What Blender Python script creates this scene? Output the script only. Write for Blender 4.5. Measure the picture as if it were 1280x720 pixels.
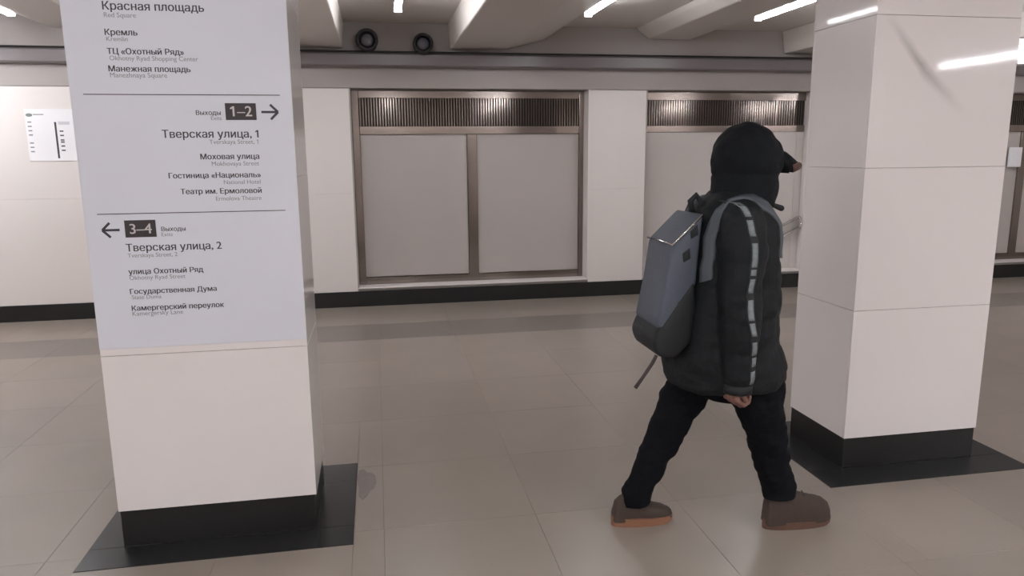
import bpy, bmesh, math, random
from mathutils import Vector, Matrix, noise, geometry
from mathutils.bvhtree import BVHTree

random.seed(7)
S = bpy.context.scene
C = S.collection
for o in list(bpy.data.objects):
    bpy.data.objects.remove(o)

# ------------------------------------------------------------------ camera
cam_d = bpy.data.cameras.new('camera')
cam = bpy.data.objects.new('camera', cam_d)
C.objects.link(cam)
RT = Vector((0.983464, -0.180888, -0.008836))
DN = Vector((-0.041485, -0.177517, -0.983243))
FW = Vector((0.176288, 0.967351, -0.182086))
m = Matrix((RT, -DN, -FW)).transposed().to_4x4()
m.translation = Vector((0, 0, 1.6))
cam.matrix_world = m
cam_d.sensor_width = 36
cam_d.lens = 913.6 / 1280 * 36
cam_d.clip_start = 0.05
S.camera = cam

# ------------------------------------------------------------------ world, exposure
w = bpy.data.worlds.new('world')
S.world = w
w.use_nodes = True
w.node_tree.nodes['Background'].inputs[0].default_value = (0.8, 0.82, 0.85, 1)
w.node_tree.nodes['Background'].inputs[1].default_value = 0.05
S.view_settings.view_transform = 'Standard'
S.view_settings.look = 'None'
S.view_settings.gamma = 1
S.view_settings.use_curve_mapping = False
S.view_settings.exposure = 0.70
LAMP_POWER = 30.0


# ------------------------------------------------------------------ materials
def srgb(r, g, b):
    f = lambda c: (c / 255 / 12.92) if c <= 10 else ((c / 255 + 0.055) / 1.055) ** 2.4
    return (f(r), f(g), f(b), 1)


def mat(name, col, rough=0.5, metal=0.0, var=0.06, scale=3.0, bump=0.0, bscale=60.0, spec=0.5,
        emit=0.0, detail=4.0, per_object=0.0, coat=0.0, sheen=0.0):
    M = bpy.data.materials.new(name)
    M.use_nodes = True
    nt = M.node_tree
    N, L = nt.nodes, nt.links
    b = N['Principled BSDF']
    b.inputs['Roughness'].default_value = rough
    b.inputs['Metallic'].default_value = metal
    b.inputs['Specular IOR Level'].default_value = spec
    if coat:
        b.inputs['Coat Weight'].default_value = coat
        b.inputs['Coat Roughness'].default_value = 0.12
    if sheen:
        b.inputs['Sheen Weight'].default_value = sheen
    tc = N.new('ShaderNodeTexCoord')
    nz = N.new('ShaderNodeTexNoise')
    nz.inputs['Scale'].default_value = scale
    nz.inputs['Detail'].default_value = detail
    geo = N.new('ShaderNodeNewGeometry')
    L.new(geo.outputs['Position'], nz.inputs['Vector'])
    mx = N.new('ShaderNodeMix')
    mx.data_type = 'RGBA'
    c = Vector(col[:3])
    mx.inputs[6].default_value = (*(c * (1 - var)), 1)
    mx.inputs[7].default_value = (*[min(1, v) for v in (c * (1 + var))], 1)
    L.new(nz.outputs['Fac'], mx.inputs[0])
    out = mx.outputs[2]
    if per_object:
        oi = N.new('ShaderNodeObjectInfo')
        mr = N.new('ShaderNodeMapRange')
        mr.inputs['To Min'].default_value = 1 - per_object
        mr.inputs['To Max'].default_value = 1 + per_object
        L.new(oi.outputs['Random'], mr.inputs['Value'])
        hv = N.new('ShaderNodeHueSaturation')
        L.new(mr.outputs[0], hv.inputs['Value'])
        L.new(out, hv.inputs['Color'])
        out = hv.outputs[0]
    L.new(out, b.inputs['Base Color'])
    if bump:
        n2 = N.new('ShaderNodeTexNoise')
        n2.inputs['Scale'].default_value = bscale
        n2.inputs['Detail'].default_value = 3
        L.new(geo.outputs['Position'], n2.inputs['Vector'])
        bp = N.new('ShaderNodeBump')
        bp.inputs['Strength'].default_value = bump
        bp.inputs['Distance'].default_value = 0.01
        L.new(n2.outputs['Fac'], bp.inputs['Height'])
        L.new(bp.outputs[0], b.inputs['Normal'])
    if emit:
        b.inputs['Emission Color'].default_value = (0.985, 1.0, 1.05, 1)
        b.inputs['Emission Strength'].default_value = emit
    return M


MW = mat('white_stone', srgb(228, 222, 219), 0.35, var=0.03, scale=1.2)
MWall = mat('wall_stone', srgb(222, 215, 211), 0.4, var=0.03, scale=0.8)
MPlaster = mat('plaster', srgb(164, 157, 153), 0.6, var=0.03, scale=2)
MTile = mat('pillar_tile', srgb(226, 219, 217), 0.06, var=0.025, scale=1.6, spec=0.34)
MJoint = mat('joint_mortar', srgb(170, 165, 162), 0.8)
MCeil = mat('ceiling_paint', srgb(216, 208, 202), 0.3, var=0.04, scale=1.0)
MBlack = mat('black_granite', srgb(29, 28, 28), 0.3, var=0.2, scale=30, spec=0.35)
MSlab = mat('dark_floor_granite', srgb(37, 37, 38), 0.24, var=0.12, scale=14)
MTray = mat('grey_duct_metal', srgb(112, 105, 105), 0.35, var=0.08, scale=2)
MDark = mat('dark_gap', srgb(38, 36, 35), 0.7)
MSteel = mat('brushed_steel', srgb(136, 126, 120), 0.15, 1.0, var=0.05, scale=5)
MSlat = mat('slat_steel', srgb(100, 93, 88), 0.10, 1.0, var=0.05, scale=5)
MChrome = mat('polished_steel', srgb(210, 208, 205), 0.12, 1.0)
MPanelG = mat('frosted_panel', srgb(178, 170, 166), 0.3, var=0.03, scale=1.5)
MSign = mat('sign_vinyl', srgb(214, 214, 222), 0.45, var=0.01)
MInk = mat('sign_ink', srgb(58, 56, 60), 0.5)
MInk2 = mat('sign_ink_grey', srgb(140, 138, 142), 0.5)
MBadge = mat('badge_dark', srgb(52, 44, 46), 0.5)
MBadgeT = mat('badge_text', srgb(190, 184, 180), 0.5)
MLamp = mat('lamp_diffuser', (1, 1, 1, 1), 0.5, emit=LAMP_POWER)
MLampF = mat('bright_lamp_diffuser', (1, 1, 1, 1), 0.5, emit=LAMP_POWER * 2.65)
MLampBoost = mat('boosted_lamp_diffuser', (1, 1, 1, 1), 0.5, emit=LAMP_POWER * 1.45)  # stronger glow: the added lamps at left and the turned-up last row lamp
MHouse = mat('lamp_housing', srgb(200, 200, 200), 0.4)
MBox = mat('lit_sign_face', (1, 1, 1, 1), 0.5, emit=3.0)
MPaper = mat('paper', srgb(236, 234, 236), 0.6)
MFloor = mat('floor_granite', srgb(143, 133, 123), 0.3, var=0.11, scale=2.2, per_object=0.035, detail=6)
MFloorD = mat('floor_granite_dark', srgb(118, 109, 101), 0.3, var=0.09, scale=2.2, per_object=0.06, detail=6)
MMortar = mat('floor_joint', srgb(112, 103, 94), 0.6)
MJacket = mat('black_jacket', srgb(18, 21, 24), 0.7, var=0.15, scale=8, bump=0.3, bscale=45, spec=0.25)
MHood = mat('black_hood', srgb(15, 18, 21), 0.85, var=0.15, scale=10, bump=0.3, bscale=70, spec=0.2)
MTrouser = mat('dark_trousers', srgb(11, 12, 17), 0.9, var=0.15, scale=12, bump=0.25, bscale=90, spec=0.15)
MTape = mat('sleeve_tape', srgb(112, 118, 120), 0.5, var=0.45, scale=70)
MSkin = mat('skin', srgb(120, 84, 74), 0.55, var=0.08, scale=30)
MBrown = mat('brown_tip', srgb(78, 48, 42), 0.6)
MShoe = mat('brown_suede', srgb(62, 49, 42), 0.8, var=0.12, scale=30, bump=0.2)
MSole = mat('tan_sole', srgb(132, 92, 70), 0.6, var=0.1, scale=20)
MSoleD = mat('brown_sole', srgb(92, 67, 54), 0.6, var=0.1, scale=20)
MPackB = mat('blue_grey_fabric', srgb(72, 77, 88), 0.6, var=0.12, scale=9, bump=0.2)
MPackK = mat('black_fabric', srgb(20, 22, 25), 0.75, var=0.15, scale=12, bump=0.2)
MStrapG = mat('grey_strap', srgb(72, 77, 83), 0.6, var=0.08, scale=20)
MStrapD = mat('dark_brown_strap', srgb(56, 46, 44), 0.7)
MEye = mat('eye_white', srgb(220, 215, 210), 0.2)
MIris = mat('iris', srgb(40, 28, 22), 0.2)


def diagonal_band(M):
    """grey diagonal band coloured across the upper front tiles of a pillar, fading at both ends"""
    nt = M.node_tree
    N, L = nt.nodes, nt.links
    b = N['Principled BSDF']
    src = b.inputs['Base Color'].links[0].from_socket
    geo = N.new('ShaderNodeNewGeometry')
    sx = N.new('ShaderNodeSeparateXYZ')
    L.new(geo.outputs['Position'], sx.inputs[0])
    nz = N.new('ShaderNodeTexNoise')
    nz.inputs['Scale'].default_value = 5
    L.new(geo.outputs['Position'], nz.inputs['Vector'])

    def mth(op, a, bb, clamp=False):
        n = N.new('ShaderNodeMath')
        n.operation = op
        n.use_clamp = clamp
        for i, v in enumerate((a, bb)):
            if isinstance(v, (int, float)):
                n.inputs[i].default_value = v
            else:
                L.new(v, n.inputs[i])
        return n.outputs[0]
    # line from (2.33, 2.19) to (2.72, 1.80)
    t = mth('ADD', mth('SUBTRACT', sx.outputs[0], 2.33), mth('SUBTRACT', sx.outputs[2], 2.19))
    t = mth('ADD', t, mth('MULTIPLY', mth('SUBTRACT', nz.outputs['Fac'], 0.5), 0.09))
    d = mth('ABSOLUTE', t, 0)
    line = mth('SUBTRACT', 1.0, mth('MULTIPLY', d, 20), True)
    rng = mth('SUBTRACT', 1.0, mth('MULTIPLY', mth('ABSOLUTE', mth('SUBTRACT', sx.outputs[2], 1.99), 0), 4.4), True)
    fac = mth('MULTIPLY', mth('MULTIPLY', line, rng), 0.6)
    mx = N.new('ShaderNodeMix')
    mx.data_type = 'RGBA'
    L.new(fac, mx.inputs[0])
    L.new(src, mx.inputs[6])
    mx.inputs[7].default_value = srgb(130, 124, 120)
    L.new(mx.outputs[2], b.inputs['Base Color'])


MTileBand = mat('pillar_tile_banded', srgb(226, 219, 217), 0.06, var=0.025, scale=1.6, spec=0.34)
diagonal_band(MTileBand)


# ------------------------------------------------------------------ helpers
def obj(name, bm, material, parent=None, smooth=False):
    me = bpy.data.meshes.new(name)
    bmesh.ops.recalc_face_normals(bm, faces=bm.faces)
    bm.to_mesh(me)
    bm.free()
    me.materials.append(material)
    if smooth:
        for p in me.polygons:
            p.use_smooth = True
    o = bpy.data.objects.new(name, me)
    C.objects.link(o)
    if parent:
        o.parent = parent
        o.matrix_parent_inverse = world_of(parent).inverted()
    return o


def world_of(o):
    mm = Matrix.LocRotScale(o.location, o.rotation_euler, o.scale)
    if o.parent:
        return world_of(o.parent) @ o.matrix_parent_inverse @ mm
    return mm


def empty(name, loc):
    o = bpy.data.objects.new(name, None)
    o.location = loc
    o.empty_display_size = 0.1
    C.objects.link(o)
    return o


def tag(o, label=None, cat=None, group=None, kind=None):
    if label: o['label'] = label
    if cat: o['category'] = cat
    if group: o['group'] = group
    if kind: o['kind'] = kind
    return o


def box(bm, x0, x1, y0, y1, z0, z1, bev=0.0):
    r = bmesh.ops.create_cube(bm, size=1)
    vs = r['verts']
    for v in vs:
        v.co = Vector((x0 + (v.co.x + .5) * (x1 - x0), y0 + (v.co.y + .5) * (y1 - y0), z0 + (v.co.z + .5) * (z1 - z0)))
    if bev:
        es = list({e for v in vs for e in v.link_edges})
        bmesh.ops.bevel(bm, geom=es, offset=bev, segments=1, affect='EDGES', profile=.5)
    return bm


def boxo(name, x0, x1, y0, y1, z0, z1, material, parent=None, bev=0.0):
    return obj(name, box(bmesh.new(), x0, x1, y0, y1, z0, z1, bev), material, parent)


def prism(bm, pts, y0, y1):
    """polygon given as (x, z) extruded along y"""
    a = [bm.verts.new((x, y0, z)) for x, z in pts]
    b = [bm.verts.new((x, y1, z)) for x, z in pts]
    n = len(pts)
    bm.faces.new(a)
    bm.faces.new(list(reversed(b)))
    for i in range(n):
        bm.faces.new((a[i], b[i], b[(i + 1) % n], a[(i + 1) % n]))
    return bm


def tube(bm, pts, radii, seg=12, cap=True, flat=None):
    """tube along points; radii number or list; flat=(ry scale) squashes along the local side axis"""
    pts = [Vector(p) for p in pts]
    if not isinstance(radii, (list, tuple)):
        radii = [radii] * len(pts)
    rings = []
    up = Vector((0, 1, 0))
    for i, p in enumerate(pts):
        t = (pts[min(i + 1, len(pts) - 1)] - pts[max(i - 1, 0)]).normalized()
        u = up - t * up.dot(t)
        if u.length < 1e-3:
            u = Vector((1, 0, 0)) - t * t.x
        u.normalize()
        s = t.cross(u)
        r = radii[i]
        rs = r if flat is None else r * flat
        rings.append([bm.verts.new(p + u * math.cos(a) * r + s * math.sin(a) * rs)
                      for a in [2 * math.pi * k / seg for k in range(seg)]])
    for a, b in zip(rings, rings[1:]):
        for k in range(seg):
            bm.faces.new((a[k], a[(k + 1) % seg], b[(k + 1) % seg], b[k]))
    if cap:
        bm.faces.new(list(reversed(rings[0])))
        bm.faces.new(rings[-1])
    return bm


def capsule(bm, p, q, r0, r1, seg=16):
    """tapered capsule with round ends"""
    p, q = Vector(p), Vector(q)
    d = q - p
    t = d.normalized() if d.length > 1e-6 else Vector((0, 0, 1))
    pts, rr = [], []
    for a in (-88, -60, -30, 0):
        pts.append(p + t * r0 * math.sin(math.radians(a)))
        rr.append(max(1e-4, r0 * math.cos(math.radians(a))))
    for a in (0, 30, 60, 88):
        pts.append(q + t * r1 * math.sin(math.radians(a)))
        rr.append(max(1e-4, r1 * math.cos(math.radians(a))))
    u = Vector((0, 1, 0)) - t * t.y
    if u.length < 1e-2:
        u = Vector((1, 0, 0)) - t * t.x
    u.normalize()
    s = t.cross(u)
    rings = [[bm.verts.new(c + (u * math.cos(2 * math.pi * k / seg) + s * math.sin(2 * math.pi * k / seg)) * r)
              for k in range(seg)] for c, r in zip(pts, rr)]
    for a, b in zip(rings, rings[1:]):
        for k in range(seg):
            bm.faces.new((a[k], a[(k + 1) % seg], b[(k + 1) % seg], b[k]))
    bm.faces.new(list(reversed(rings[0])))
    bm.faces.new(rings[-1])


def chain(bm, pts, radii, seg=16):
    for i in range(len(pts) - 1):
        capsule(bm, pts[i], pts[i + 1], radii[i], radii[i + 1], seg)


def ell(bm, c, r, rot=None, seg=24):
    mm = Matrix.Translation(Vector(c))
    if rot:
        mm = mm @ Matrix.Rotation(rot, 4, 'Y')
    bmesh.ops.create_uvsphere(bm, u_segments=seg, v_segments=seg // 2, radius=1,
                              matrix=mm @ Matrix.Diagonal((*r, 1)))


def loft(bm, secs, seg=40, power=2.0):
    """stack of horizontal super-ellipses: (z, cx, cy, rx, ry)"""
    rings = []
    for z, cx, cy, rx, ry in secs:
        ring = []
        for k in range(seg):
            a = 2 * math.pi * k / seg
            c, s = math.cos(a), math.sin(a)
            e = 2 / power
            ring.append(bm.verts.new((cx + rx * math.copysign(abs(c) ** e, c), cy + ry * math.copysign(abs(s) ** e, s), z)))
        rings.append(ring)
    for a, b in zip(rings, rings[1:]):
        for k in range(seg):
            bm.faces.new((a[k], a[(k + 1) % seg], b[(k + 1) % seg], b[k]))
    bm.faces.new(list(reversed(rings[0])))
    bm.faces.new(rings[-1])


def organic(name, bm, material, parent, voxel=0.006, smooth=6, disp=None, cut=None):
    """union of closed volumes -> one continuous smooth surface"""
    o = obj(name, bm, material, None)
    md = o.modifiers.new('r', 'REMESH')
    md.mode = 'VOXEL'
    md.voxel_size = voxel
    md.use_smooth_shade = True
    if smooth:
        ms = o.modifiers.new('s', 'SMOOTH')
        ms.iterations = smooth
        ms.factor = 0.6
    dg = bpy.context.evaluated_depsgraph_get()
    me = bpy.data.meshes.new_from_object(o.evaluated_get(dg))
    o.modifiers.clear()
    old = o.data
    o.data = me
    bpy.data.meshes.remove(old)
    me.name = name
    if disp:
        ns = [v.normal.copy() for v in me.vertices]
        for v, n in zip(me.vertices, ns):
            v.co += n * disp(v.co)
    if cut:
        b2 = bmesh.new()
        b2.from_mesh(me)
        bmesh.ops.delete(b2, geom=[v for v in b2.verts if cut(v.co)], context='VERTS')
        b2.to_mesh(me)
        b2.free()
    if not me.materials:
        me.materials.append(material)
    for p in me.polygons:
        p.use_smooth = True
    if parent:
        o.parent = parent
        o.matrix_parent_inverse = world_of(parent).inverted()
    return o


def rounded(name, pts, y0, y1, r, material, parent, seg=3):
    bm = prism(bmesh.new(), pts, y0, y1)
    bmesh.ops.recalc_face_normals(bm, faces=bm.faces)
    bmesh.ops.bevel(bm, geom=list(bm.edges), offset=r, segments=seg, affect='EDGES', profile=.5, clamp_overlap=True)
    return obj(name, bm, material, parent, True)


# ------------------------------------------------------------------ setting
WY = 7.806           # face of the rear wall
XL, XR, YF = -7.0, 11.5, -3.2

# floor: mortar bed with separate granite tiles
bed = boxo('floor', XL, XR, YF, 8.3, -0.12, -0.004, MMortar)
tag(bed, kind='structure')
T = 0.67
ys = [7.8, 6.93, 6.33]
while ys[-1] > YF + T:
    ys.append(ys[-1] - T)
ys.append(YF)
rows = [(ys[i + 1], ys[i]) for i in range(len(ys) - 1)]
tile_cache = {}
rest = bmesh.new()
ncount = 0
xs0 = -0.03
slabs = [(-1.232, -0.158, 2.877, 3.705), (2.09, 3.22, 2.955, 3.80)]


def clip_rects(r):
    out = [r]
    for sx0, sx1, sy0, sy1 in slabs:
        nxt = []
        for (a, b, c, d) in out:
            if sx1 <= a or sx0 >= b or sy1 <= c or sy0 >= d:
                nxt.append((a, b, c, d))
                continue
            if a < sx0: nxt.append((a, sx0, c, d))
            if b > sx1: nxt.append((sx1, b, c, d))
            ia, ib = max(a, sx0), min(b, sx1)
            if c < sy0: nxt.append((ia, ib, c, sy0))
            if d > sy1: nxt.append((ia, ib, sy1, d))
        out = [q for q in nxt if q[1] - q[0] > .01 and q[3] - q[2] > .01]
    return out


for ri, (y0, y1) in enumerate(rows):
    dark = abs(y1 - 6.93) < 1e-3
    k0 = int((XL - xs0) / T) - 1
    for k in range(k0, 20):
        x0, x1 = max(XL, xs0 + k * T), min(XR, xs0 + (k + 1) * T)
        if x1 - x0 < .05:
            continue
        vis = y1 > 1.9 and (x0 < 1.1 * y1 + 0.3) and (x1 > -0.52 * y1 - 0.3)
        for (a, b, c, d) in clip_rects((x0, x1, y0, y1)):
            j = 0.0005
            if vis and ncount < 298:
                key = (round(b - a, 3), round(d - c, 3), dark)
                if key not in tile_cache:
                    bm = box(bmesh.new(), j, b - a - j, j, d - c - j, -0.02, 0.0, 0.0008)
                    me = bpy.data.meshes.new('tile')
                    bmesh.ops.recalc_face_normals(bm, faces=bm.faces)
                    bm.to_mesh(me); bm.free()
                    me.materials.append(MFloorD if dark else MFloor)
                    tile_cache[key] = me
                t = bpy.data.objects.new('tile', tile_cache[key])
                t.location = (a, c, 0)
                t.parent = bed
                C.objects.link(t)
                ncount += 1
            else:
                box(rest, a + j, b - j, c + j, d - j, -0.02, 0.0)
tag(obj('outer_tiles', rest, MFloor, bed), kind='stuff')
# worn mortar patch beside the left pillar's border slab
bm = bmesh.new()
vs = []
for k in range(14):
    a = 2 * math.pi * k / 14
    r = 1 + 0.25 * math.sin(3 * a + 1) + 0.15 * random.random()
    vs.append((-0.115 + 0.042 * r * math.cos(a), 3.46 + 0.15 * r * math.sin(a)))
lo = [bm.verts.new((x, y, -0.001)) for x, y in vs]
hi = [bm.verts.new((x, y, 0.0015)) for x, y in vs]
bm.faces.new(hi); bm.faces.new(list(reversed(lo)))
for k in range(14):
    bm.faces.new((lo[k], lo[(k + 1) % 14], hi[(k + 1) % 14], hi[k]))
obj('mortar_patch', bm, mat('patch', srgb(120, 110, 106), 0.6, var=0.2, scale=30), bed)

# rear wall: solid core with three recessed niches
wall = bmesh.new()
NI = [(-0.24, 2.29), (2.93, 4.97), (6.1, 8.65)]
ZS, ZN = 0.20, 2.257
edges = [XL] + [v for n in NI for v in n] + [XR]
for i in range(0, len(edges), 2):
    box(wall, edges[i], edges[i + 1], WY + 0.02, 8.3, 0, ZN)
for a, b in NI:
    box(wall, a, b, WY + 0.02, 8.3, 0, ZS - 0.012)
    box(wall, a, b, 8.14, 8.3, ZS - 0.012, ZN)
box(wall, XL, XR, WY + 0.02, 8.3, ZN, 3.0)
wallo = obj('wall_back', wall, MPlaster)
tag(wallo, kind='structure')
boxo('lintel', XL, XR, WY + 0.004, WY + 0.02, ZN + 0.003, 2.62, MPlaster, wallo)
for a, b in NI:
    boxo('sill', a + .002, b - .002, WY - 0.004, 8.14, ZS - 0.012, ZS, MW, wallo, 0.003)
# stone cladding panels between the niches
for i in range(0, len(edges), 2):
    a, b = edges[i], edges[i + 1]
    n = max(1, round((b - a) / 1.2))
    if n == 1:
        cells = [(a, b)]
    elif i == 0:
        cells = [(b - (k + 1) * 1.2, b - k * 1.2) for k in range(n)]
        cells[-1] = (a, cells[-1][1])
    else:
        cells = [(a + k * (b - a) / n, a + (k + 1) * (b - a) / n) for k in range(n)]
    for (c, d) in cells:
        for z0, z1 in ((0.163, 1.2), (1.2, ZN - 0.004)):
            boxo('cladding_panel', c + .0008, d - .0008, WY, WY + 0.0195, z0 + .0008, z1 - .0008, MWall, wallo, 0.0006)
    # reveals of the niches
for a, b in NI:
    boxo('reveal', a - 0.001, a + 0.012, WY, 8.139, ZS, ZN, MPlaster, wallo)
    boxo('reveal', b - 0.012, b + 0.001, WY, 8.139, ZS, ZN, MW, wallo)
bb = boxo('baseboard_back', XL, XR, WY - 0.012, WY + 0.019, 0, 0.163, MBlack, None, 0.002)
tag(bb, kind='structure')

for nm, a in (('wall_left', (XL - .2, XL, YF, 8.3, -0.12, 3.0)), ('wall_right', (XR, XR + .2, YF, 8.3, -0.12, 3.0)),
              ('wall_front', (XL, XR, YF - .2, YF, -0.12, 3.0))):
    tag(boxo(nm, *a, MWall), kind='structure')

# ceiling slab with ribs running away from the camera
ceil = boxo('ceiling', XL, XR, YF, 8.3, 2.90, 3.05, MCeil)
tag(ceil, kind='structure')
ribs = [  # profile points (x, z) below the slab
    [(0.78, 2.90), (0.80, 2.645), (1.39, 2.655), (1.80, 2.765), (1.83, 2.90)],
    [(-0.26, 2.90), (-0.28, 2.645), (-0.87, 2.655), (-1.28, 2.765), (-1.31, 2.90)],
    [(2.80, 2.90), (2.84, 2.86), (2.95, 2.79), (3.40, 2.785), (3.43, 2.80), (3.44, 2.90)],
    [(-2.29, 2.90), (-2.32, 2.86), (-2.45, 2.80), (-2.88, 2.785), (-2.96, 2.80), (-2.98, 2.90)],
    [(4.50, 2.90), (4.54, 2.66), (5.10, 2.66), (5.14, 2.90)],
    [(6.2, 2.90), (6.24, 2.66), (6.8, 2.66), (6.84, 2.90)],
    [(-4.1, 2.90), (-4.14, 2.66), (-4.7, 2.66), (-4.74, 2.90)],
    [(7.9, 2.90), (7.94, 2.66), (8.5, 2.66), (8.54, 2.90)],
]
for pr in ribs:
    bm = prism(bmesh.new(), pr, YF, WY + 0.003)
    bmesh.ops.recalc_face_normals(bm, faces=bm.faces)
    bmesh.ops.bevel(bm, geom=[e for e in bm.edges if abs(e.verts[0].co.y - e.verts[1].co.y) > 1], offset=0.012,
                    segments=2, affect='EDGES', profile=.5)
    obj('ceiling_rib', bm, MCeil, ceil)
# grey service duct along the top of the rear wall
duct = empty('service_duct', (0, WY - .05, 2.46))
tag(duct, 'grey metal service duct running along the top of the rear wall', 'duct')
boxo('casing', XL + .01, XR - .01, 7.715, WY + 0.003, 2.457, 2.597, MTray, duct, 0.02)
boxo('upper_lip', XL + .01, XR - .01, 7.712, WY + 0.003, 2.598, 2.612, MDark, duct, 0.004)

# ------------------------------------------------------------------ lamps
LX = [-3.02, -1.41, 0.24, 1.92, 3.56, 5.21, 6.86]


def lamp(x, y0, y1, label, group=None, md=None, drop=0.0, rad=0.026):
    t = empty('ceiling_lamp', (x, (y0 + y1) / 2, 2.90))
    tag(t, label, 'lamp', group)
    boxo('housing', x - .035, x + .035, y0, y1, 2.825 - drop, 2.8995, MHouse, t, 0.004)
    bm = bmesh.new()
    tube(bm, [(x, y0 + .01, 2.812 - drop), (x, y1 - .01, 2.812 - drop)], rad, 12)
    obj('diffuser', bm, md or MLamp, t, True)
    for ye in (y0, y1 - .012):
        boxo('end_cap', x - .036, x + .036, ye, ye + .012, 2.785 - drop, 2.83 - drop, MHouse, t, 0.002)


names = {-3.02: 'glowing strip lamp at the far left corner of the ceiling',
         0.24: 'glowing strip lamp seen end-on above the two round vents',
         1.92: 'glowing strip lamp in the ceiling bay over the steel unit',
         3.56: 'longest glowing strip lamp, beside the right pillar',
         5.21: 'glowing strip lamp over the floor behind the right pillar'}
for x in LX:
    y1 = 7.25 if x == -3.02 else 6.63
    if x in names:
        lamp(x, y1 - 1.45, y1, names[x])
    else:
        lamp(x, y1 - 1.45, y1, 'strip lamp of the rear row hidden behind a pillar', 'rear row lamps behind the pillars', MLampBoost if x > 6 else None)
for k in range(-3, 5):
    for y0 in (-0.6, -2.7):
        lamp(0.32 + 2.4 * k, y0, y0 + 1.6, 'strip lamp of the rows overhead, outside the picture', 'overhead strip lamps', MLampF, 0.12, 0.016)
# two lamps added out of view to brighten the left of the rear wall
for yl_ in (6.95, 6.3):
    t = empty('ceiling_lamp', (-4.6, yl_, 2.66))
    tag(t, 'added unseen strip lamp brightening the rear wall, left of the picture', 'lamp', 'added lamps brightening the rear wall left of the picture')
    boxo('housing', -5.4, -3.85, yl_ - .03, yl_ + .03, 2.60, 2.655, MHouse, t, 0.004)
    bm = bmesh.new()
    tube(bm, [(-5.39, yl_, 2.587), (-3.86, yl_, 2.587)], 0.026, 12)
    obj('diffuser', bm, MLampBoost, t, True)

# round dark vents at the end of the middle bay
for x, z, r, lab in ((-0.035, 2.705, 0.108, 'larger round dark vent, the left of the pair below the end-on lamp'),
                     (0.515, 2.68, 0.10, 'smaller round dark vent, the right of the pair below the end-on lamp')):
    t = empty('round_vent', (x, WY, z))
    tag(t, lab, 'vent')
    bm = bmesh.new()
    prof = [(r * .62, 7.69), (r * .72, 7.62), (r * .9, 7.61), (r, 7.64), (r, 7.699)]
    rings = [[bm.verts.new((x + rr * math.cos(2 * math.pi * k / 32), yy, z + rr * math.sin(2 * math.pi * k / 32)))
              for k in range(32)] for rr, yy in prof]
    for a, b in zip(rings, rings[1:]):
        for k in range(32):
            bm.faces.new((a[k], a[(k + 1) % 32], b[(k + 1) % 32], b[k]))
    bm.faces.new(rings[-1])
    obj('rim', bm, mat('vent_rim', srgb(34, 33, 36), 0.5), t, True)
    bm = bmesh.new()
    ell(bm, (x, 7.68, z), (r * .6, 0.018, r * .6))
    obj('hub', bm, mat('vent_hub', srgb(92, 90, 98), 0.4), t, True)
    bm = bmesh.new()
    box(bm, x - .03, x + .03, 7.69, WY + .003, 2.63, 2.70)
    obj('bracket', bm, MDark, t)

# ------------------------------------------------------------------ steel niche units


def grille(parent, x0, x1, z0, z1, y):
    bm = bmesh.new()
    n = int((x1 - x0) / 0.029)
    for k in range(n):
        cx = x0 + (k + .5) * (x1 - x0) / n
        a = [bm.verts.new((cx + dx, y + dy, zz)) for zz in (z0, z1)
             for dx, dy in ((-.0095, .006), (-.0088, 0), (0, -.00002), (.0088, 0), (.0095, .006))]
        for i in range(4):
            bm.faces.new((a[i], a[i + 1], a[i + 6], a[i + 5]))
        bm.faces.new((a[4], a[0], a[5], a[9]))
        bm.faces.new((a[0], a[4], a[3], a[2], a[1]))
        bm.faces.new((a[5], a[6], a[7], a[8], a[9]))
    s = obj('slats', bm, MSlat, parent)
    tag(s, kind='stuff')
    boxo('grille_backing', x0, x1, y + .022, y + .035, z0, z1, MDark, parent)


def steel_unit(x0, x1, mid0, mid1, label):
    u = empty('panelled_steel_unit', ((x0 + x1) / 2, 8.0, ZS))
    tag(u, label, 'wall unit')
    y0, y1 = 8.0, 8.1
    f = bmesh.new()
    pl, pr_ = x0 + .088, x1 - .062
    box(f, x0 + .013, pl, y0 - .012, y1, ZS, ZN - .001, 0.003)
    box(f, pr_, x1 - .013, y0 - .012, y1, ZS, ZN - .001, 0.003)
    box(f, mid0, mid1, y0 - .008, y1, ZS, 1.80, 0.003)
    box(f, pl, pr_, y0 - .006, y1, ZS, 0.278, 0.003)
    box(f, pl, pr_, y0 - .006, y1, 1.80, 1.885, 0.003)
    box(f, pl, pr_, y0 - .006, y1, 2.175, ZN - .001, 0.003)
    obj('frame', f, MSteel, u)
    for a, b in ((pl, mid0), (mid1, pr_)):
        boxo('panel', a + .002, b - .002, y0 + .012, y1 - .02, 0.280, 1.798, MPanelG, u, 0.002)
    grille(u, pl, pr_, 1.885, 2.175, y0 + .012)
    return u


steel_unit(-0.24, 2.29, 0.978, 1.085, 'steel framed wall unit with two grey panels under a slatted vent, left of the walker')
steel_unit(6.1, 8.65, 7.93, 8.03, 'steel framed wall unit glimpsed at the far right edge')
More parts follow.
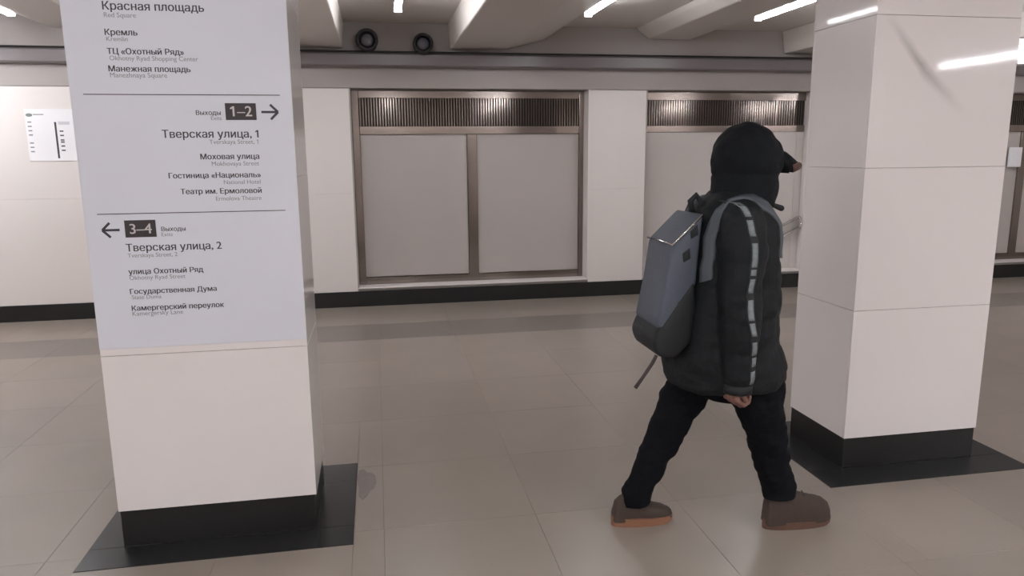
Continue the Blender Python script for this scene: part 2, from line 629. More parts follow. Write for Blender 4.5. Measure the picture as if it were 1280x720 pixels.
# second niche: pale panel without stiles
u = empty('pale_wall_unit', (3.95, 8.0, ZS))
tag(u, 'pale flat panelled wall unit with a slatted vent, behind the hooded walker', 'wall unit')
f = bmesh.new()
box(f, 2.943, 4.957, 7.994, 8.1, 2.165, ZN - .001, 0.003)
box(f, 2.943, 4.957, 7.994, 8.1, 1.81, 1.885, 0.003)
box(f, 4.578, 4.590, 7.996, 8.1, 1.885, 2.165)
obj('frame', f, MSteel, u)
MPale = mat('pale_panel', srgb(196, 189, 185), 0.3, var=0.03, scale=1.5)
boxo('panel', 2.944, 3.94, 8.0, 8.08, ZS, 1.808, MPale, u, 0.001)
boxo('panel', 3.942, 4.865, 8.0, 8.08, ZS, 1.808, MPale, u, 0.001)
boxo('panel', 4.867, 4.956, 8.0, 8.08, ZS, 1.808, MPale, u, 0.001)
grille(u, 2.945, 4.577, 1.885, 2.165, 8.006)
grille(u, 4.591, 4.956, 1.885, 2.165, 8.006)
# double handrail on the pale unit
t = empty('double_handrail', (4.6, 7.95, 0.6))
tag(t, 'shiny slanting double handrail low on the wall between walker and right pillar', 'handrail')
for nm, p, q in (('upper_rail', (4.28, 7.93, .535), (4.91, 7.93, .815)), ('lower_rail', (4.22, 7.93, .345), (4.93, 7.93, .70))):
    bm = bmesh.new()
    tube(bm, [p, q], 0.017, 12)
    obj(nm, bm, MChrome, t, True)
bm = bmesh.new()
pts = [(4.91, 7.93, .815)]
for k in range(1, 8):
    a = math.pi * k / 8
    pts.append((4.92 + 0.03 * math.sin(a), 7.93, 0.7575 + 0.0575 * math.cos(a)))
pts.append((4.93, 7.93, .70))
tube(bm, pts, 0.016, 10)
obj('end_bend', bm, MChrome, t, True)
for x, z in ((4.5, .633), (4.80, .766), (4.45, .46), (4.78, .625)):
    bm = bmesh.new()
    tube(bm, [(x, 7.93, z), (x, 8.0, z - .02)], 0.008, 8)
    obj('bracket', bm, MChrome, t, True)

# small pale plate on the wall at the right edge, lit box sign hanging near it
boxp = empty('wall_plate', (7.8, WY, 1.5))
tag(boxp, 'small pale grey plate on the steel unit at the right edge', 'plate')
boxo('face', 7.74, 7.92, 7.95, 7.972, 1.37, 1.61, MPaper, boxp, 0.003)
boxo('backing', 7.76, 7.90, 7.9725, 7.985, 1.39, 1.59, MDark, boxp)
lb = empty('light_box', (5.6, 5.5, 2.65))
tag(lb, 'glowing white hanging light box at the upper right edge', 'light box')
boxo('case', 5.325, 5.95, 5.50, 5.58, 2.29, 2.50, MHouse, lb, 0.004)
boxo('lit_face', 5.335, 5.94, 5.494, 5.4995, 2.30, 2.49, MBox, lb)
for x in (5.45, 5.82):
    bm = bmesh.new()
    tube(bm, [(x, 5.54, 2.49), (x, 5.54, 2.905)], 0.008, 8)
    obj('hanger', bm, MHouse, lb, True)

# ------------------------------------------------------------------ pillars


def pillar(x0, x1, y0, y1, slab, label, front):
    p = empty('pillar', ((x0 + x1) / 2, (y0 + y1) / 2, 0))
    tag(p, label, 'pillar')
    g = 0.014
    boxo('core', x0 + g, x1 - g, y0 + g, y1 - g, 0.0, 2.899, MJoint, p)
    # black skirting, one piece per side
    s = 0.006
    boxo('plinth_side', x0 + s, x1 - s, y0 + s, y0 + g - .0005, 0.004, 0.161, MBlack, p)
    boxo('plinth_side', x0 + s, x1 - s, y1 - g + .0005, y1 - s, 0.004, 0.161, MBlack, p)
    boxo('plinth_side', x0 + s, x0 + g - .0005, y0 + g, y1 - g, 0.004, 0.161, MBlack, p)
    boxo('plinth_side', x1 - g + .0005, x1 - s, y0 + g, y1 - g, 0.004, 0.161, MBlack, p)
    zs = [0.1615, 0.822, 1.513, 2.204, 2.899]
    for a, b in zip(zs, zs[1:]):
        j = 0.0009
        boxo('tile', x0, x1, y0, y0 + g - .001, a + j, b - j, front, p, 0.001)
        boxo('tile', x0, x1, y1 - g + .001, y1, a + j, b - j, MTile, p, 0.001)
        boxo('tile', x0, x0 + g - .001, y0 + g, y1 - g, a + j, b - j, MTile, p, 0.001)
        boxo('tile', x1 - g + .001, x1, y0 + g, y1 - g, a + j, b - j, MTile, p, 0.001)
    sx0, sx1, sy0, sy1 = slab
    for i, (a, b, c, d) in enumerate(((sx0, sx1, sy0, y0 + s), (sx0, sx1, y1 - s, sy1), (sx0, x0 + s, y0 + s, y1 - s), (x1 - s, sx1, y0 + s, y1 - s))):
        boxo('border_slab', a + .001, b - .001, c + .001, d - .001, -0.003, 0.002, MSlab, p, 0.0006)
    return p


pillar(-1.100, -0.310, 3.035, 3.50, slabs[0], 'white tiled pillar on black plinth carrying the direction sign', MTile)
pillar(2.270, 3.035, 3.135, 3.63, slabs[1], 'white tiled pillar with a grey diagonal band across its face, right of the walker', MTileBand)
# next pillars of the row, outside the frame on either side
pillar(-4.47, -3.68, 3.035, 3.50, (-4.6, -3.55, 2.9, 3.65), 'white tiled pillar of the row beyond the picture edges', MTile)['group'] = 'pillars beyond the picture edges'
pillar(5.62, 6.40, 3.135, 3.63, (5.49, 6.53, 3.0, 3.76), 'white tiled pillar of the row beyond the picture edges', MTile)['group'] = 'pillars beyond the picture edges'

# ------------------------------------------------------------------ sign


def glyph_polys(s):
    """outlines of a line of text; outer contours each with the holes inside them"""
    cu = bpy.data.curves.new('t', 'FONT')
    cu.body = s
    o = bpy.data.objects.new('t', cu)
    C.objects.link(o)
    dg = bpy.context.evaluated_depsgraph_get()
    cv = o.to_curve(dg)
    polys = []
    for sp in cv.splines:
        pts = []
        if sp.type == 'BEZIER':
            bp = sp.bezier_points
            for a, b in zip(bp, list(bp[1:]) + [bp[0]]):
                if (a.handle_right - a.co).length + (b.handle_left - b.co).length < 1e-5 or \
                        (a.handle_right_type == 'VECTOR' and b.handle_left_type == 'VECTOR'):
                    pts.append(a.co.copy())
                else:
                    pts += geometry.interpolate_bezier(a.co, a.handle_right, b.handle_left, b.co, 5)[:-1]
        else:
            pts = [Vector(p.co[:3]) for p in sp.points]
        cl = [p for k, p in enumerate(pts) if (p - pts[k - 1]).length > 1e-5]
        if len(cl) > 2:
            polys.append([(p.x, p.y) for p in cl])
    o.to_curve_clear()
    bpy.data.objects.remove(o)
    bpy.data.curves.remove(cu)

    # the numeral one of this face is a bare bar: give it its flag
    bars = [p for p in polys if len(p) == 4 and max(y for _, y in p) - min(y for _, y in p) > .6]
    for cond, f in ((s.endswith('1'), max), (s.startswith('1'), min)):
        if cond and bars:
            b = f(bars, key=lambda p: p[0][0])
            xa, zt = min(x for x, _ in b), max(y for _, y in b)
            wd = max(x for x, _ in b) - xa
            polys.append([(xa - wd * 1.7, zt - wd * 1.35), (xa - wd * 1.3, zt - wd * 2.1), (xa + wd * .05, zt - wd * 1.1), (xa + wd * .3, zt)])
    return polys


def text(s, x0, x1, z, y, material, parent, name='text_line', off=0.0):
    """flat print: the outlines filled strip by strip (non-zero winding), widened by off"""
    polys = glyph_polys(s)
    a, b = min(p[0] for q in polys for p in q), max(p[0] for q in polys for p in q)
    sc = (x1 - x0) / (b - a)
    yl, yh = min(p[1] for q in polys for p in q), max(p[1] for q in polys for p in q)
    edges_ = []
    for q in polys:
        for k in range(len(q)):
            (xa, ya), (xb, yb) = q[k - 1], q[k]
            if ya != yb:
                edges_.append((xa, ya, xb, yb, 1 if yb > ya else -1))
    verts, faces = [], []
    n = 56
    ex = off / sc / 2
    for r in range(n):
        y0, y1 = yl + (yh - yl) * r / n, yl + (yh - yl) * (r + 1) / n
        ym = (y0 + y1) / 2
        cr = sorted((xa + (xb - xa) * (ym - ya) / (yb - ya), d) for xa, ya, xb, yb, d in edges_ if min(ya, yb) <= ym < max(ya, yb))
        wn, spans = 0, []
        for x, d in cr:
            if wn == 0:
                st = x
            wn += d
            if wn == 0:
                if spans and st - ex <= spans[-1][1]:
                    spans[-1][1] = x + ex
                else:
                    spans.append([st - ex, x + ex])
        for u0, u1 in spans:
            k = len(verts)
            for xx, yy in ((u0, y0), (u1, y0), (u1, y1), (u0, y1)):
                verts.append((x0 + (xx - a) * sc, y, z + yy * sc))
            faces.append((k, k + 1, k + 2, k + 3))
    me = bpy.data.meshes.new(name)
    me.from_pydata(verts, [], faces)
    me.materials.append(material)
    t = bpy.data.objects.new(name, me)
    C.objects.link(t)
    t.parent = parent
    t.matrix_parent_inverse = world_of(parent).inverted()
    return t


sg = empty('direction_sign', (-0.705, 3.035, 0.85))
tag(sg, 'tall bluish white direction sign with arrows covering the left pillar', 'sign')
boxo('panel', -1.0995, -0.3105, 3.0315, 3.0345, 0.852, 2.62, MSign, sg, 0.0008)
YT = 3.0310
LINES = [
    ("Красная площадь", -0.957, -0.607, 2.127, 1),
    ("Red Square", -0.955, -0.846, 2.101, 0),
    ("Кремль", -0.958, -0.847, 2.038, 1),
    ("Kremlin", -0.955, -0.882, 2.017, 0),
    ("ТЦ «Охотный Ряд»", -0.957, -0.691, 1.971, 1),
    ("Okhotny Ryad Shopping Center", -0.951, -0.642, 1.949, 0),
    ("Манежная площадь", -0.958, -0.673, 1.909, 1),
    ("Manezhnaya Square", -0.955, -0.757, 1.888, 0),
    ("Выходы", -0.666, -0.577, 1.752, 2),
    ("Exits", -0.613, -0.575, 1.733, 0),
    ("1–2", -0.542, -0.460, 1.745, 3),
    ("Тверская улица, 1", -0.794, -0.444, 1.667, 1),
    ("Tverskaya Street, 1", -0.626, -0.446, 1.643, 0),
    ("Моховая улица", -0.663, -0.447, 1.585, 1),
    ("Mokhovaya Street", -0.624, -0.449, 1.560, 0),
    ("Гостиница «Националь»", -0.784, -0.446, 1.514, 1),
    ("National Hotel", -0.585, -0.448, 1.489, 0),
    ("Театр им. Ермоловой", -0.746, -0.447, 1.453, 1),
    ("Ermolova Theatre", -0.619, -0.449, 1.426, 0),
    ("3–4", -0.948, -0.861, 1.306, 3),
    ("Выходы", -0.829, -0.741, 1.312, 2),
    ("Exits", -0.830, -0.790, 1.292, 0),
    ("Тверская улица, 2", -0.963, -0.613, 1.237, 1),
    ("Tverskaya Street, 2", -0.960, -0.779, 1.213, 0),
    ("улица Охотный Ряд", -0.963, -0.689, 1.147, 1),
    ("Okhotny Ryad Street", -0.962, -0.757, 1.125, 0),
    ("Государственная Дума", -0.965, -0.645, 1.069, 1),
    ("State Duma", -0.961, -0.853, 1.048, 0),
    ("Камергерский переулок", -0.965, -0.622, 1.002, 1),
    ("Kamergersky Lane", -0.965, -0.778, 0.982, 0),
]
for s, a, b, z, k in LINES:
    if k == 3:
        continue
    text(s, a, b, z, YT, MInk2 if k == 0 else MInk, sg, off=0.0016 if k == 1 else (0.0009 if k == 2 else 0.0004))
for a, b, z in ((-1.054, -0.354, 1.8265), (-1.053, -0.361, 1.3825)):
    boxo('divider_line', a, b, YT - .0006, YT + .0008, z - .0016, z + .0016, MInk, sg)
for a, b, z0, z1, s in ((-0.559, -0.446, 1.733, 1.796, '1–2'), (-0.960, -0.848, 1.291, 1.357, '3–4')):
    bd = boxo('exit_badge', a, b, YT - .0008, YT + .0008, z0, z1, MBadge, sg)
    text(s, a + .018, b - .016, z0 + .014, YT - .0012, MBadgeT, bd, 'exit_numbers', .0016)


def arrow(x0, x1, z, h, right):
    bm = bmesh.new()
    w_ = 0.0045
    tip, tail = (x1, x0) if right else (x0, x1)
    d = 1 if right else -1

    def stroke(p, q):
        p, q = Vector((p[0], 0, p[1])), Vector((q[0], 0, q[1]))
        t = (q - p).normalized()
        n = Vector((-t.z, 0, t.x)) * w_
        prism(bm, [(v.x, v.z) for v in (p - n, q - n, q + n, p + n)], YT - .0006, YT + .0008)
    stroke((tail, z), (tip - d * .006, z))
    stroke((tip - d * h, z + h), (tip, z))
    stroke((tip - d * h, z - h), (tip, z))
    return obj('arrow', bm, MInk, sg)


arrow(-0.427, -0.365, 1.763, 0.028, True)
arrow(-1.041, -0.979, 1.321, 0.028, False)
# ------------------------------------------------------------------ notice on the rear wall
nt = empty('wall_notice', (-3.0, WY, 1.55))
tag(nt, 'white printed notice with rows of marks on the wall left of the sign pillar', 'notice')
boxo('sheet', -3.245, -2.72, WY - .008, WY - .0005, 1.56, 2.045, MPaper, nt, 0.001)
yn = WY - .0088
MG = mat('notice_green_grey', srgb(120, 128, 122), 0.6)
MN = mat('notice_grey', srgb(150, 148, 150), 0.6)


def mark(name, a, b, z0, z1, m_):
    boxo(name, a, b, yn - .0004, yn + .0006, z0, z1, m_, nt)


mark('black_bar', -2.995, -2.978, 1.585, 1.925, MInk)
bm = bmesh.new()
ell(bm, (-3.205, yn, 1.99), (0.03, .001, .016))
obj('emblem', bm, MG, nt)
mark('heading', -3.17, -3.08, 1.99, 2.0, MN)
for k, z in enumerate((1.925, 1.885, 1.845, 1.805, 1.765, 1.73, 1.69, 1.65)):
    if k != 4:
        mark('left_mark', -3.225, -3.192, z - .006, z + .006, MInk2)
for z in (1.84, 1.80, 1.757, 1.738, 1.70, 1.66):
    mark('right_mark', -2.955, -2.922, z - .006, z + .006, MInk)
mark('pale_heading', -2.96, -2.86, 1.90, 1.93, mat('notice_pale', srgb(205, 203, 208), 0.6))

# ------------------------------------------------------------------ person
YP = 2.74
person = empty('person', (1.42, YP, 0))
tag(person, 'person in black hooded jacket and dark trousers striding right past the pillars', 'person')

HEAD = Vector((1.492, YP, 1.555))
TILT = math.radians(22)


def hp(x, y, z):
    """head-space to world, head bowed forward"""
    v = Matrix.Rotation(TILT, 3, 'Y') @ Vector((x, y, z))
    return HEAD + v


def hand(b, wrist, dirn, out, thumb_dir, curl):
    """palm with four fingers and a thumb; dirn = along the palm, out = towards the finger pads, side = across"""
    d = Vector(dirn).normalized()
    o_ = Vector(out).normalized()
    o_ = (o_ - d * o_.dot(d)).normalized()
    sd = Vector(thumb_dir)
    sd = (sd - d * sd.dot(d) - o_ * sd.dot(o_)).normalized()
    wst = Vector(wrist)
    capsule(b, wst - d * .04, wst + d * .01, .026, .024)
    for k in range(4):
        off = (k - 1.5) * -0.0195
        base = wst + d * (.082 - abs(k - 1.2) * .004) + sd * off
        capsule(b, wst + d * .012 + sd * off * .55, base, .0145, .0115)
        ln = (.042, .047, .043, .034)[k]
        p, ang = base, curl[0]
        for j, (f, rr) in enumerate(((1, .0100), (.65, .0092), (.5, .0083))):
            q = p + (d * math.cos(ang) + o_ * math.sin(ang)) * ln * f
            capsule(b, p, q, rr, rr - .0007, 12)
            p = q
            ang += curl[1]
    tb = wst + d * .025 + sd * .026
    capsule(b, wst + d * .008 + sd * .01, tb, .017, .0135)
    t1 = tb + (d * .75 + sd * .5 + o_ * .35).normalized() * .036
    capsule(b, tb, t1, .0130, .0110, 12)
    capsule(b, t1, t1 + (d * .8 + o_ * .6 - sd * .05).normalized() * .030, .0108, .0090, 12)


bm = bmesh.new()
# cranium, face, jaw
ell(bm, hp(-.012, 0, .035), (.094, .075, .085), TILT)
ell(bm, hp(.022, 0, -.02), (.066, .062, .085), TILT)
ell(bm, hp(.040, 0, -.075), (.042, .042, .035), TILT)
capsule(bm, hp(.082, 0, .008), hp(.108, 0, -.026), .008, .014)      # nose
for s in (-1, 1):
    ell(bm, hp(.100, s * .011, -.028), (.009, .008, .007), TILT)
    ell(bm, hp(-.01, s * .077, -.005), (.018, .009, .030), TILT)      # ears
    ell(bm, hp(.062, s * .034, -.025), (.022, .020, .020), TILT)      # cheeks
capsule(bm, hp(.078, -.03, .034), hp(.078, .03, .034), .012, .012)   # brow
capsule(bm, hp(.086, -.018, -.055), hp(.086, .018, -.055), .007, .007)
capsule(bm, hp(.083, -.016, -.066), hp(.083, .016, -.066), .008, .008)
# neck and trunk
chain(bm, [hp(-.03, 0, -.03), (1.425, YP, 1.42), (1.40, YP, 1.34)], [.055, .055, .065])
loft(bm, [(.84, 1.39, YP, .10, .14), (.90, 1.39, YP, .125, .165), (1.02, 1.385, YP, .105, .14), (1.2, 1.385, YP, .12, .165),
          (1.32, 1.385, YP, .11, .18), (1.38, 1.39, YP, .07, .12)])
# arms
SR, ER, WR = (1.375, YP - .19, 1.325), (1.345, YP - .235, 1.05), (1.340, YP - .235, .775)
SL, EL, WL = (1.375, YP + .19, 1.325), (1.40, YP + .235, 1.06), (1.47, YP + .20, .83)
for a, b, c in ((SR, ER, WR), (SL, EL, WL)):
    chain(bm, [a, b, c], [.058, .043, .029])
# legs (left behind, right in front)
LH, LK, LA = (1.375, YP + .085, .86), (1.215, YP + .09, .46), (1.045, YP + .085, .10)
RH, RK, RA = (1.405, YP - .085, .86), (1.555, YP - .075, .48), (1.635, YP - .07, .10)
for a, b, c in ((LH, LK, LA), (RH, RK, RA)):
    chain(bm, [a, b, c], [.085, .055, .029])
capsule(bm, LA, (1.12, YP + .082, .055), .028, .022)
capsule(bm, RA, (1.76, YP - .07, .075), .028, .024)
# right hand: half closed, back of the hand to the rear, thumb forward-in
hand(bm, (1.318, YP - .235, .735), (-0.05, -.05, -1), (.9, .3, -.1), (.35, -.95, 0), (1.0, .95))
hand(bm, (1.485, YP + .19, .80), (.35, -.05, -1), (.1, -1, 0), (1, .1, .2), (.5, .5))
organic('body', bm, MSkin, person, voxel=0.0032, smooth=3)


# eyes
for s in (-1, 1):
    bm = bmesh.new()
    ell(bm, hp(.074, s * .031, .010), (.013, .013, .012), TILT, 16)
    e = obj('eye', bm, MEye, person, True)
    bm = bmesh.new()
    ell(bm, hp(.0845, s * .031, .009), (.004, .006, .006), TILT, 12)
    obj('iris', bm, MIris, e, True)


def fold(amp, sc, zs=1.0):
    def f(c):
        v = Vector((c.x * sc, c.y * sc, c.z * sc * zs))
        return amp * noise.noise(v) + amp * .45 * noise.noise(v * 2.3 + Vector((5, 3, 1)))
    return f


# jacket: torso shell plus both sleeves
bm = bmesh.new()
loft(bm, [(.655, 1.392, YP, .225, .225), (.675, 1.392, YP, .243, .24), (.76, 1.388, YP, .238, .245), (.87, 1.378, YP, .216, .235),
          (1.0, 1.385, YP, .204, .225), (1.14, 1.388, YP, .194, .225), (1.25, 1.388, YP, .184, .225), (1.32, 1.385, YP, .165, .215),
          (1.375, 1.385, YP, .14, .18), (1.42, 1.40, YP, .11, .13), (1.445, 1.41, YP, .09, .10)], power=2.3)
chain(bm, [(1.352, YP - .19, 1.335), (1.338, YP - .225, 1.20), (1.325, YP - .24, 1.05), (1.335, YP - .245, .90), (1.338, YP - .24, .745)],
      [.088, .088, .080, .074, .062])
chain(bm, [(1.372, YP + .19, 1.335), (1.39, YP + .24, 1.20), (1.40, YP + .25, 1.06), (1.44, YP + .24, .94), (1.475, YP + .20, .83)],
      [.085, .085, .078, .070, .060])


def jfold(c):
    base = fold(.012, 7, 1.6)(c)
    quilt = -.0018 * max(0, math.cos(c.z * 2 * math.pi / .115 + c.x * 3)) ** 8
    return base + quilt


jacket = organic('jacket', bm, MJacket, person, voxel=0.0065, smooth=5, disp=jfold,
                 cut=None)
# cuffs and hem band
bm = bmesh.new()
for (x, y, z, r) in ((1.336, YP - .24, .700, .054),):
    tube(bm, [(x, y, z - .016), (x, y, z + .02)], [r, r * 1.04], 24)
obj('cuff', bm, MPackK, jacket, True)
bm = bmesh.new()
tube(bm, [(1.478, YP + .198, .775), (1.474, YP + .20, .81)], .052, 24)
obj('cuff', bm, MPackK, jacket, True)

# reflective tape broken into printed lengths down the near sleeve
jm = jacket.data
bvh = BVHTree.FromPolygons([v.co.copy() for v in jm.vertices], [tuple(p.vertices) for p in jm.polygons])
TP = [(1.300, 1.425), (1.322, 1.395), (1.335, 1.34), (1.342, 1.28), (1.344, 1.20), (1.330, 1.10), (1.332, .99), (1.350, .92), (1.366, .83), (1.366, .72)]


def tp(z):
    for (xa, za), (xb, zb) in zip(TP, TP[1:]):
        if zb <= z <= za:
            return xa + (xb - xa) * (za - z) / (za - zb)
    return TP[-1][0] if z < TP[-1][1] else TP[0][0]


def tape(z0, z1, wd, m_, lift=.003):
    b = bmesh.new()
    n = max(3, int((z0 - z1) / .012))
    prev = None
    for i in range(n + 1):
        z = z0 + (z1 - z0) * i / n
        row = []
        for k in range(4):
            x = tp(z) + (k / 3 - .5) * wd
            hit, nrm, _, _ = bvh.ray_cast(Vector((x, 1.5, z)), Vector((0, 1, 0)))
            if hit is None:
                hit, nrm = Vector((x, YP - .2, z)), Vector((0, -1, 0))
            row.append((b.verts.new(hit + nrm * lift), b.verts.new(hit - nrm * .002)))
        if prev:
            for k in range(3):
                b.faces.new((prev[k][0], prev[k + 1][0], row[k + 1][0], row[k][0]))
                b.faces.new((prev[k][1], row[k][1], row[k + 1][1], prev[k + 1][1]))
            for k in (0, 3):
                b.faces.new((prev[k][0], row[k][0], row[k][1], prev[k][1]))
        else:
            for k in range(3):
                b.faces.new((row[k][0], row[k][1], row[k + 1][1], row[k + 1][0]))
        prev = row
    for k in range(3):
        b.faces.new((prev[k][0], prev[k + 1][0], prev[k + 1][1], prev[k][1]))
    return obj('sleeve_tape', b, m_, jacket, True)


tape(1.412, .722, .034, MPackK, .0015)
for z0, z1 in ((1.408, 1.362), (1.350, 1.292), (1.268, 1.180), (1.172, 1.150), (1.138, 1.085), (1.060, .985), (.975, .925), (.900, .845), (.835, .800), (.780, .728)):
    tape(z0, z1, .021, MTape, .0035)

# hood: thick shell open to the front, collar below
bm = bmesh.new()
ell(bm, (1.452, YP, 1.562), (.139, .128, .146), None, 40)
ell(bm, (1.50, YP, 1.555), (.105, .112, .115), TILT, 40)
loft(bm, [(1.375, 1.437, YP, .135, .125), (1.41, 1.442, YP, .134, .128), (1.45, 1.450, YP, .136, .125), (1.50, 1.452, YP, .135, .12)])
hood_outer = bm


def in_cavity(c):
    # hollow around the face, reaching out through the front opening
    v = Vector((c.x - 1.50, c.y - YP, c.z - 1.545))
    return False


hood = organic('hood', hood_outer, MHood, person, voxel=0.006, smooth=5, disp=fold(.010, 11, 1.3))
cav = bmesh.new()
ell(cav, (1.50, YP, 1.555), (.098, .088, .112), TILT, 32)
capsule(cav, (1.54, YP, 1.535), (1.68, YP, 1.46), .070, .070, 24)
co = obj('cavity', cav, MHood)
co.modifiers.new('r', 'REMESH').mode = 'VOXEL'
co.modifiers['r'].voxel_size = 0.006
bo = hood.modifiers.new('b', 'BOOLEAN')
bo.object = co
bo.operation = 'DIFFERENCE'
bo.solver = 'EXACT'
dg = bpy.context.evaluated_depsgraph_get()
hm = bpy.data.meshes.new_from_object(hood.evaluated_get(dg))
hood.modifiers.clear()
hood.data = hm
hm.name = 'hood'
bpy.data.objects.remove(co)
# cord toggle under the chin
bm = bmesh.new()
capsule(bm, (1.555, YP - .045, 1.385), (1.588, YP - .05, 1.372), .009, .012)
obj('cord_toggle', bm, MPackK, person, True)
# scarf over the lower face
bm = bmesh.new()
ell(bm, hp(.035, 0, -.060), (.066, .070, .055), TILT, 28)
ell(bm, (1.50, YP, 1.43), (.082, .082, .055), None, 28)
organic('scarf', bm, MPackK, person, voxel=.006, smooth=4, disp=fold(.006, 14))
# cap visor poking out of the hood
bm = bmesh.new()
R0 = []
for i in range(9):
    a = -1 + 2 * i / 8
    y = YP + a * .072
    xe = 1.672 - .055 * a * a
    ze = 1.545 - .010 * a * a
    R0.append([(1.545, y, 1.607 - .018 * a * a), (1.60, y, 1.592 - .02 * a * a), (1.64 - .04 * a * a, y, 1.570 - .015 * a * a), (xe, y, ze)])
top = [[bm.verts.new((p[0], p[1], p[2] + .008)) for p in r] for r in R0]
bot = [[bm.verts.new((p[0], p[1], p[2] - (.075, .062, .040, .022)[j])) for j, p in enumerate(r)] for r in R0]
for i in range(8):
    for j in range(3):
        bm.faces.new((top[i][j], top[i + 1][j], top[i + 1][j + 1], top[i][j + 1]))
        bm.faces.new((bot[i][j], bot[i][j + 1], bot[i + 1][j + 1], bot[i + 1][j]))
    bm.faces.new((top[i][3], top[i + 1][3], bot[i + 1][3], bot[i][3]))
    bm.faces.new((top[i][0], bot[i][0], bot[i + 1][0], top[i + 1][0]))
for i in (0, 8):
    for j in range(3):
        bm.faces.new((top[i][j], top[i][j + 1], bot[i][j + 1], bot[i][j]))
visor = obj('cap_visor', bm, MHood, person, True)
bm = bmesh.new()
tube(bm, [(1.672 - .055 * a * a, YP + a * .074, 1.540 - .010 * a * a) for a in [k / 8 - 1 for k in range(17)]], .015, 12)
bt = obj('visor_edge', bm, MBrown, visor, True)
tag(bt, 'dark brown rounded edge of the visor')

# trousers
bm = bmesh.new()
loft(bm, [(.60, 1.39, YP, .12, .15), (.70, 1.39, YP, .15, .175), (.82, 1.39, YP, .16, .185), (.95, 1.385, YP, .15, .175), (1.0, 1.385, YP, .14, .16)])
chain(bm, [(1.355, YP + .088, .80), (1.300, YP + .088, .63), (1.215, YP + .09, .47), (1.160, YP + .09, .345), (1.085, YP + .088, .205), (1.058, YP + .085, .12), (1.045, YP + .084, .06)],
      [.135, .103, .082, .076, .066, .066, .066])
chain(bm, [(1.430, YP - .085, .80), (1.497, YP - .08, .64), (1.552, YP - .075, .48), (1.592, YP - .072, .32), (1.632, YP - .07, .20), (1.645, YP - .07, .10)],
      [.135, .118, .088, .078, .070, .074])
trousers = organic('trousers', bm, MTrouser, person, voxel=.0065, smooth=5, disp=fold(.013, 9, 1.8))
b2 = bmesh.new()
b2.from_mesh(trousers.data)
bmesh.ops.bisect_plane(b2, geom=list(b2.verts) + list(b2.edges) + list(b2.faces), plane_co=(1.06, YP, .098),
                       plane_no=Vector((-.055, 0, .6)).normalized(), clear_inner=True)
b2.to_mesh(trousers.data)
b2.free()


def shoe(x0, x1, y, prof, sole_h, m_sole, label):
    """ankle shoe pointing to +x; prof lists (t along the shoe, top height, half width)"""
    L_ = x1 - x0
    b = bmesh.new()
    rings = []
    for t, zt, hw in prof:
        x = x0 + t * L_
        ring = []
        for k in range(20):
            a = math.pi * k / 19
            c, s_ = math.cos(a), math.sin(a)
            ring.append(b.verts.new((x + .006 * noise.noise(Vector((t * 6, c * 2, s_))), y + hw * math.copysign(abs(c) ** .8, c),
                                     .022 + (zt - .022) * abs(s_) ** .75)))
        rings.append(ring)
    for p, q in zip(rings, rings[1:]):
        for k in range(19):
            b.faces.new((p[k], p[k + 1], q[k + 1], q[k]))
        b.faces.new((p[0], q[0], q[19], p[19]))
    b.faces.new(rings[0])
    b.faces.new(list(reversed(rings[-1])))
    up = organic('shoe', b, MShoe, person, voxel=.004, smooth=5, disp=fold(.003, 22))
    s = bmesh.new()
    lo_, hi_ = [], []
    n = 44
    for k in range(n):
        a = 2 * math.pi * k / n
        cx = x0 + L_ * (.5 + .5 * math.copysign(abs(math.cos(a)) ** .75, math.cos(a)))
        t = (cx - x0) / L_
        hw = (.037 + .016 * math.sin(min(1, t * 1.25) * math.pi / 2)) * (abs(math.sin(a)) ** .75) * math.copysign(1, math.sin(a))
        zh = sole_h + .010 * max(0, 1 - t * 3)
        lo_.append(s.verts.new((cx, y + hw * .96, 0.001 + .012 * max(0, t - .85) / .15)))
        hi_.append(s.verts.new((cx, y + hw, zh)))
    s.faces.new(hi_); s.faces.new(list(reversed(lo_)))
    for k in range(n):
        s.faces.new((lo_[k], lo_[(k + 1) % n], hi_[(k + 1) % n], hi_[k]))
    obj('sole', s, m_sole, up)
    l = bmesh.new()
    for k in range(4):
        t = .42 + .07 * k
        zz = [a[1] for a in prof if a[0] >= t - .03][0] - .004
        capsule(l, (x0 + t * L_, y - .02, zz), (x0 + t * L_ + .012, y + .02, zz + .001), .0035, .0035, 8)
    obj('laces', l, MStrapD, up, True)
    up['label'] = label
    return up


shoe(.945, 1.222, YP + .082, [(.02, .075, .026), (.06, .115, .034), (.16, .135, .037), (.32, .135, .037), (.42, .118, .039), (.55, .100, .043),
                              (.70, .084, .047), (.85, .072, .045), (.94, .060, .034), (.985, .045, .018)], .036, MSole,
     'rear brown suede shoe with an orange tan sole')
shoe(1.575, 1.888, YP - .070, [(.02, .11, .028), (.05, .165, .038), (.15, .19, .042), (.34, .19, .043), (.44, .165, .044), (.56, .145, .046),
                               (.72, .132, .050), (.86, .118, .048), (.94, .095, .036), (.985, .06, .02)], .032, MSoleD,
     'leading brown suede shoe with a dull brown sole')

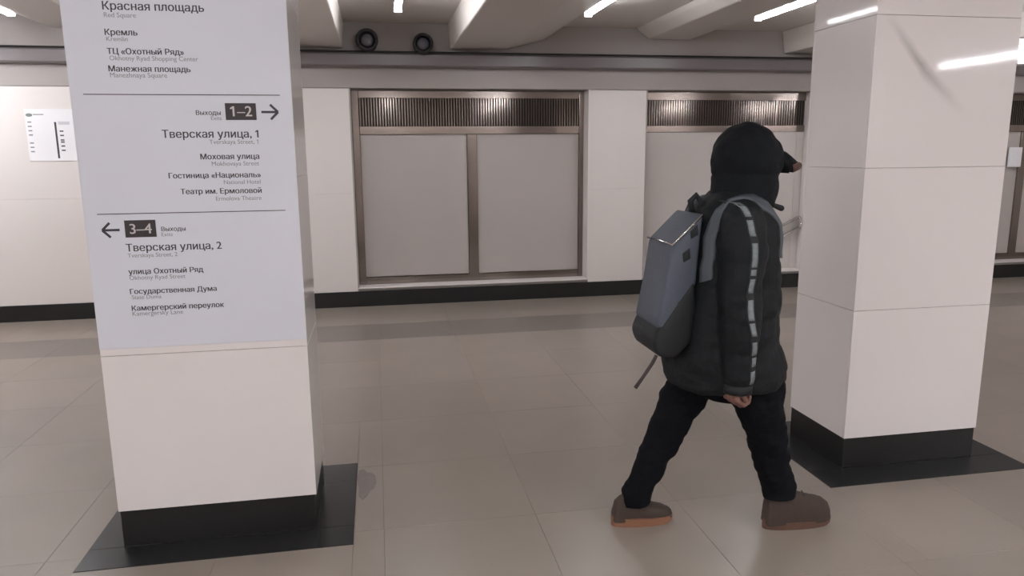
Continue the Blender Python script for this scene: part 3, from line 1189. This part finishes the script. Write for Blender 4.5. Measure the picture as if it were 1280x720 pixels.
# ------------------------------------------------------------------ backpack
pack = empty('backpack', (1.12, YP, .80))
tag(pack, 'blue-grey and black backpack worn on the back of the hooded walker', 'backpack')
A = rounded('main_compartment', [(1.225, 1.372), (1.098, 1.248), (1.080, 1.11), (1.045, .93), (1.085, .885), (1.13, .985), (1.205, 1.09), (1.218, 1.30)],
            YP - .13, YP + .13, .02, MPackB, pack)
B = rounded('lower_compartment', [(1.196, 1.130), (1.125, 1.030), (1.045, .915), (1.028, .865), (1.055, .805), (1.13, .798), (1.19, .86), (1.205, 1.0)],
            YP - .138, YP + .138, .028, MPackK, pack)
bm = bmesh.new()
tube(bm, [(1.215, YP - .133, 1.362), (1.150, YP - .134, 1.300), (1.098, YP - .132, 1.250), (1.092, YP, 1.252), (1.096, YP + .125, 1.250)], .0045, 8)
obj('zipper', bm, MChrome, pack, True)
bm = bmesh.new()
tube(bm, [(1.232, YP, 1.362), (1.222, YP, 1.405), (1.245, YP, 1.428), (1.268, YP, 1.40), (1.262, YP, 1.36)], .012, 10)
obj('top_handle', bm, MPackK, pack, True)
rounded('side_patch', [(1.196, 1.325), (1.168, 1.300), (1.172, 1.270), (1.200, 1.285)], YP - .135, YP - .125, .002, MPackK, pack, 1)
rounded('side_buckle', [(1.168, 1.235), (1.140, 1.215), (1.144, 1.180), (1.172, 1.195)], YP - .135, YP - .125, .002, MPackK, pack, 1)
bm = bmesh.new()
tube(bm, [(1.05, YP - .12, .815), (1.032, YP - .125, .785), (.995, YP - .13, .735), (.962, YP - .13, .690)], [.011, .011, .010, .012], 10, flat=.55)
obj('dangling_strap', bm, MStrapD, pack, True)
# shoulder straps laid over the jacket
for sy, nm in ((-1, 'shoulder_strap'), (1, 'shoulder_strap')):
    bm = bmesh.new()
    y = YP + sy * .15
    prev = None
    cen = Vector((1.375, y, 1.20))
    n = 26
    for i in range(n + 1):
        a = math.radians(212 - (212 + 4) * i / n)
        d = Vector((math.cos(a), 0, math.sin(a)))
        row = []
        for k in range(4):
            yy = y + (k / 3 - .5) * .040
            o0 = Vector((cen.x, yy, cen.z)) + d * .6
            hit, nrm, _, _ = bvh.ray_cast(o0, -d)
            p = hit if hit else cen + d * .2
            row.append((bm.verts.new(p + d * .012), bm.verts.new(p - d * .004)))
        if prev:
            for k in range(3):
                bm.faces.new((prev[k][0], prev[k + 1][0], row[k + 1][0], row[k][0]))
                bm.faces.new((prev[k][1], row[k][1], row[k + 1][1], prev[k + 1][1]))
            for k in (0, 3):
                bm.faces.new((prev[k][0], row[k][0], row[k][1], prev[k][1]))
        prev = row
    obj(nm, bm, MStrapG, pack, True)
